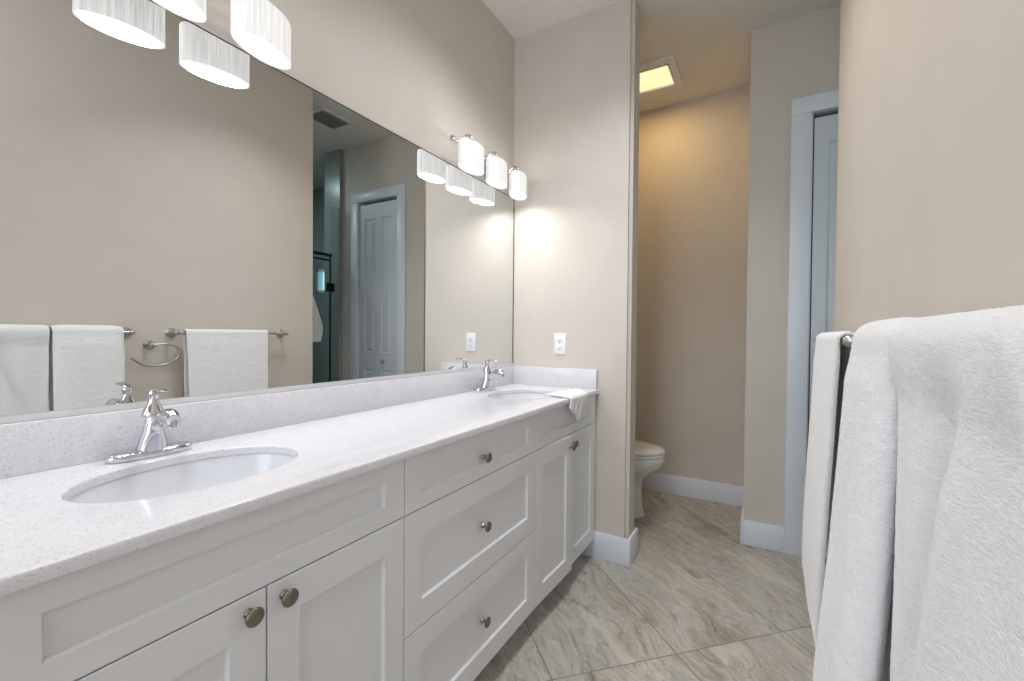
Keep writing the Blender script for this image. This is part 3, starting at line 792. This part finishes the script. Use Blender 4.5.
# ------------------------------------------------------------------ ceiling fan light in the toilet nook
t = thing('fan_light', 'square white ceiling fan with a warm glowing lens in the toilet nook', 'ceiling light', (.60, 2.98, H))
bm = bmesh.new()
X0, X1, YA, YB = -.12, .125, -.13, .125
for a in ((-.17, X0, -.185, .185), (X1, .165, -.185, .185), (X0, X1, -.185, YA), (X0, X1, YB, .185)):
    bx(bm, a[0], a[1], a[2], a[3], -.014, -.0005)
obj('housing', bm, 'trim', t)
bm = bmesh.new()
for a in ((X0, X0 + .008, YA, YB), (X1 - .008, X1, YA, YB), (X0, X1, YA, YA + .008), (X0, X1, YB - .008, YB)):
    bx(bm, a[0], a[1], a[2], a[3], -.020, -.0008)
obj('lens_frame', bm, 'plastic', t)
obj('lens', box(X0 + .008, X1 - .008, YA + .008, YB - .008, -.008, -.001), 'fan_lens', t)
l = bpy.data.lights.new('fan_bulb', 'AREA'); l.shape = 'RECTANGLE'; l.size = .2; l.size_y = .2; l.energy = 2.6; l.color = (1.0, .66, .27)
lo = bpy.data.objects.new('fan_bulb', l); COL.objects.link(lo); lo.parent = t; lo.location = (0, 0, -.024)

# ------------------------------------------------------------------ ceiling vent seen in the mirror
t = thing('ceiling_vent', 'white framed ceiling air vent with grey louvres, seen in the mirror', 'vent', (1.765, 2.33, H))
hx, hy, f = .10, .125, .032
bm = bmesh.new()
for a in ((-hx - f, -hx, -hy - f, hy + f), (hx, hx + f, -hy - f, hy + f), (-hx, hx, -hy - f, -hy), (-hx, hx, hy, hy + f)):
    bx(bm, a[0], a[1], a[2], a[3], -.010, -.0005)
obj('vent_frame', bm, 'ceiling', t)
bm = bmesh.new(); bx(bm, -hx, hx, -hy, hy, -.002, -.0006)
for i in range(15):
    y = -hy + (i + .5) * 2 * hy / 15
    vs = bx(bm, -hx, hx, y - .006, y + .006, -.0062, -.005)
    bmesh.ops.rotate(bm, verts=vs, cent=(0, y, -.0055), matrix=Matrix.Rotation(math.radians(28), 3, 'X'))
obj('louvres', bm, 'vent_dark', t)

# ------------------------------------------------------------------ shower screen seen in the mirror
SX = 2.17
t = thing('shower_screen', 'tinted glass shower door with black top rail, seen in the mirror', 'shower screen', (SX, 2.35, 0))
obj('glass_door', box(-.004, .004, -.34, .315, .02, 1.84), 'glass', t)
obj('side_panel', box(-.004, .004, .322, .400, .02, 2.30), 'glass', t)
bm = bmesh.new(); bx(bm, -.012, .012, -.345, .33, 1.842, 1.868); bx(bm, -.022, -.013, -.345, .30, 1.80, 1.815); bx(bm, -.016, -.004, -.28, -.27, 1.80, 1.815); bx(bm, -.016, -.004, .25, .26, 1.80, 1.815)
obj('top_rail', bm, 'black', t)
bm = bmesh.new(); bx(bm, -.008, .008, .315, .322, .02, 1.84); obj('door_edge', bm, 'black', t)
bm = bmesh.new()
bm.free()
for z in (.35, 1.53): obj('hinge', box(-.016, .016, .285, .355, z, z + .075, bev=.003), 'black', t, True)
bm = bmesh.new(); bx(bm, -.03, .03, -.35, .40, 0.0, .02); obj('threshold', bm, 'tile_teal', t)
# towel hanging on the shower door
bm = bmesh.new(); rings = []
for k in range(24):
    u = k / 23; z = 1.50 - .42 * u; hw = .02 + .10 * min(1, u * 1.5) ** .8
    hw *= 1 if u < .8 else 1 - (u - .8) * 1.2
    rings.append([Vector((-.045 + (.010 + .006 * math.sin(6 * a + u * 3)) * math.cos(2 * PI * a / 32) * (1 + u), hw * math.sin(2 * PI * a / 32) + .02 * u, z)) for a in range(32)])
bm = stack(rings)
o = obj('bath_towel', bm, 'terry', None, True, 80); o.location = (SX, 2.425, 0)
tag(o, 'white towel bunched on a hook at the shower door, seen in the mirror', 'towel')
t = thing('robe_hook', 'small black hook on the shower door holding the bunched towel', 'hook', (SX - .004, 2.425, 1.505))
bm = bmesh.new(); lathe(bm, [(0, 0), (.014, 0), (.014, .004), (0, .005)], (0, 0, 0), (-1, 0, 0), 16)
tube(bm, [(-.004, 0, 0), (-.035, 0, -.008), (-.052, 0, .002), (-.056, 0, .018)], .004, 10)
obj('hook', bm, 'black', t, True)

GROUPS = {'cabinet': 'white shaker cabinets of the vanity', 'sink': 'oval undermount sinks', 'faucet': 'chrome faucets on the worktop',
          'wall light': 'vanity lights above the mirror', 'towel bar': 'towel bars on the right wall', 'towel': 'white bath towels'}
for o in COL.objects:
    if o.parent is None and o.get('category') in GROUPS: o['group'] = GROUPS[o['category']]
bpy.context.view_layer.update()
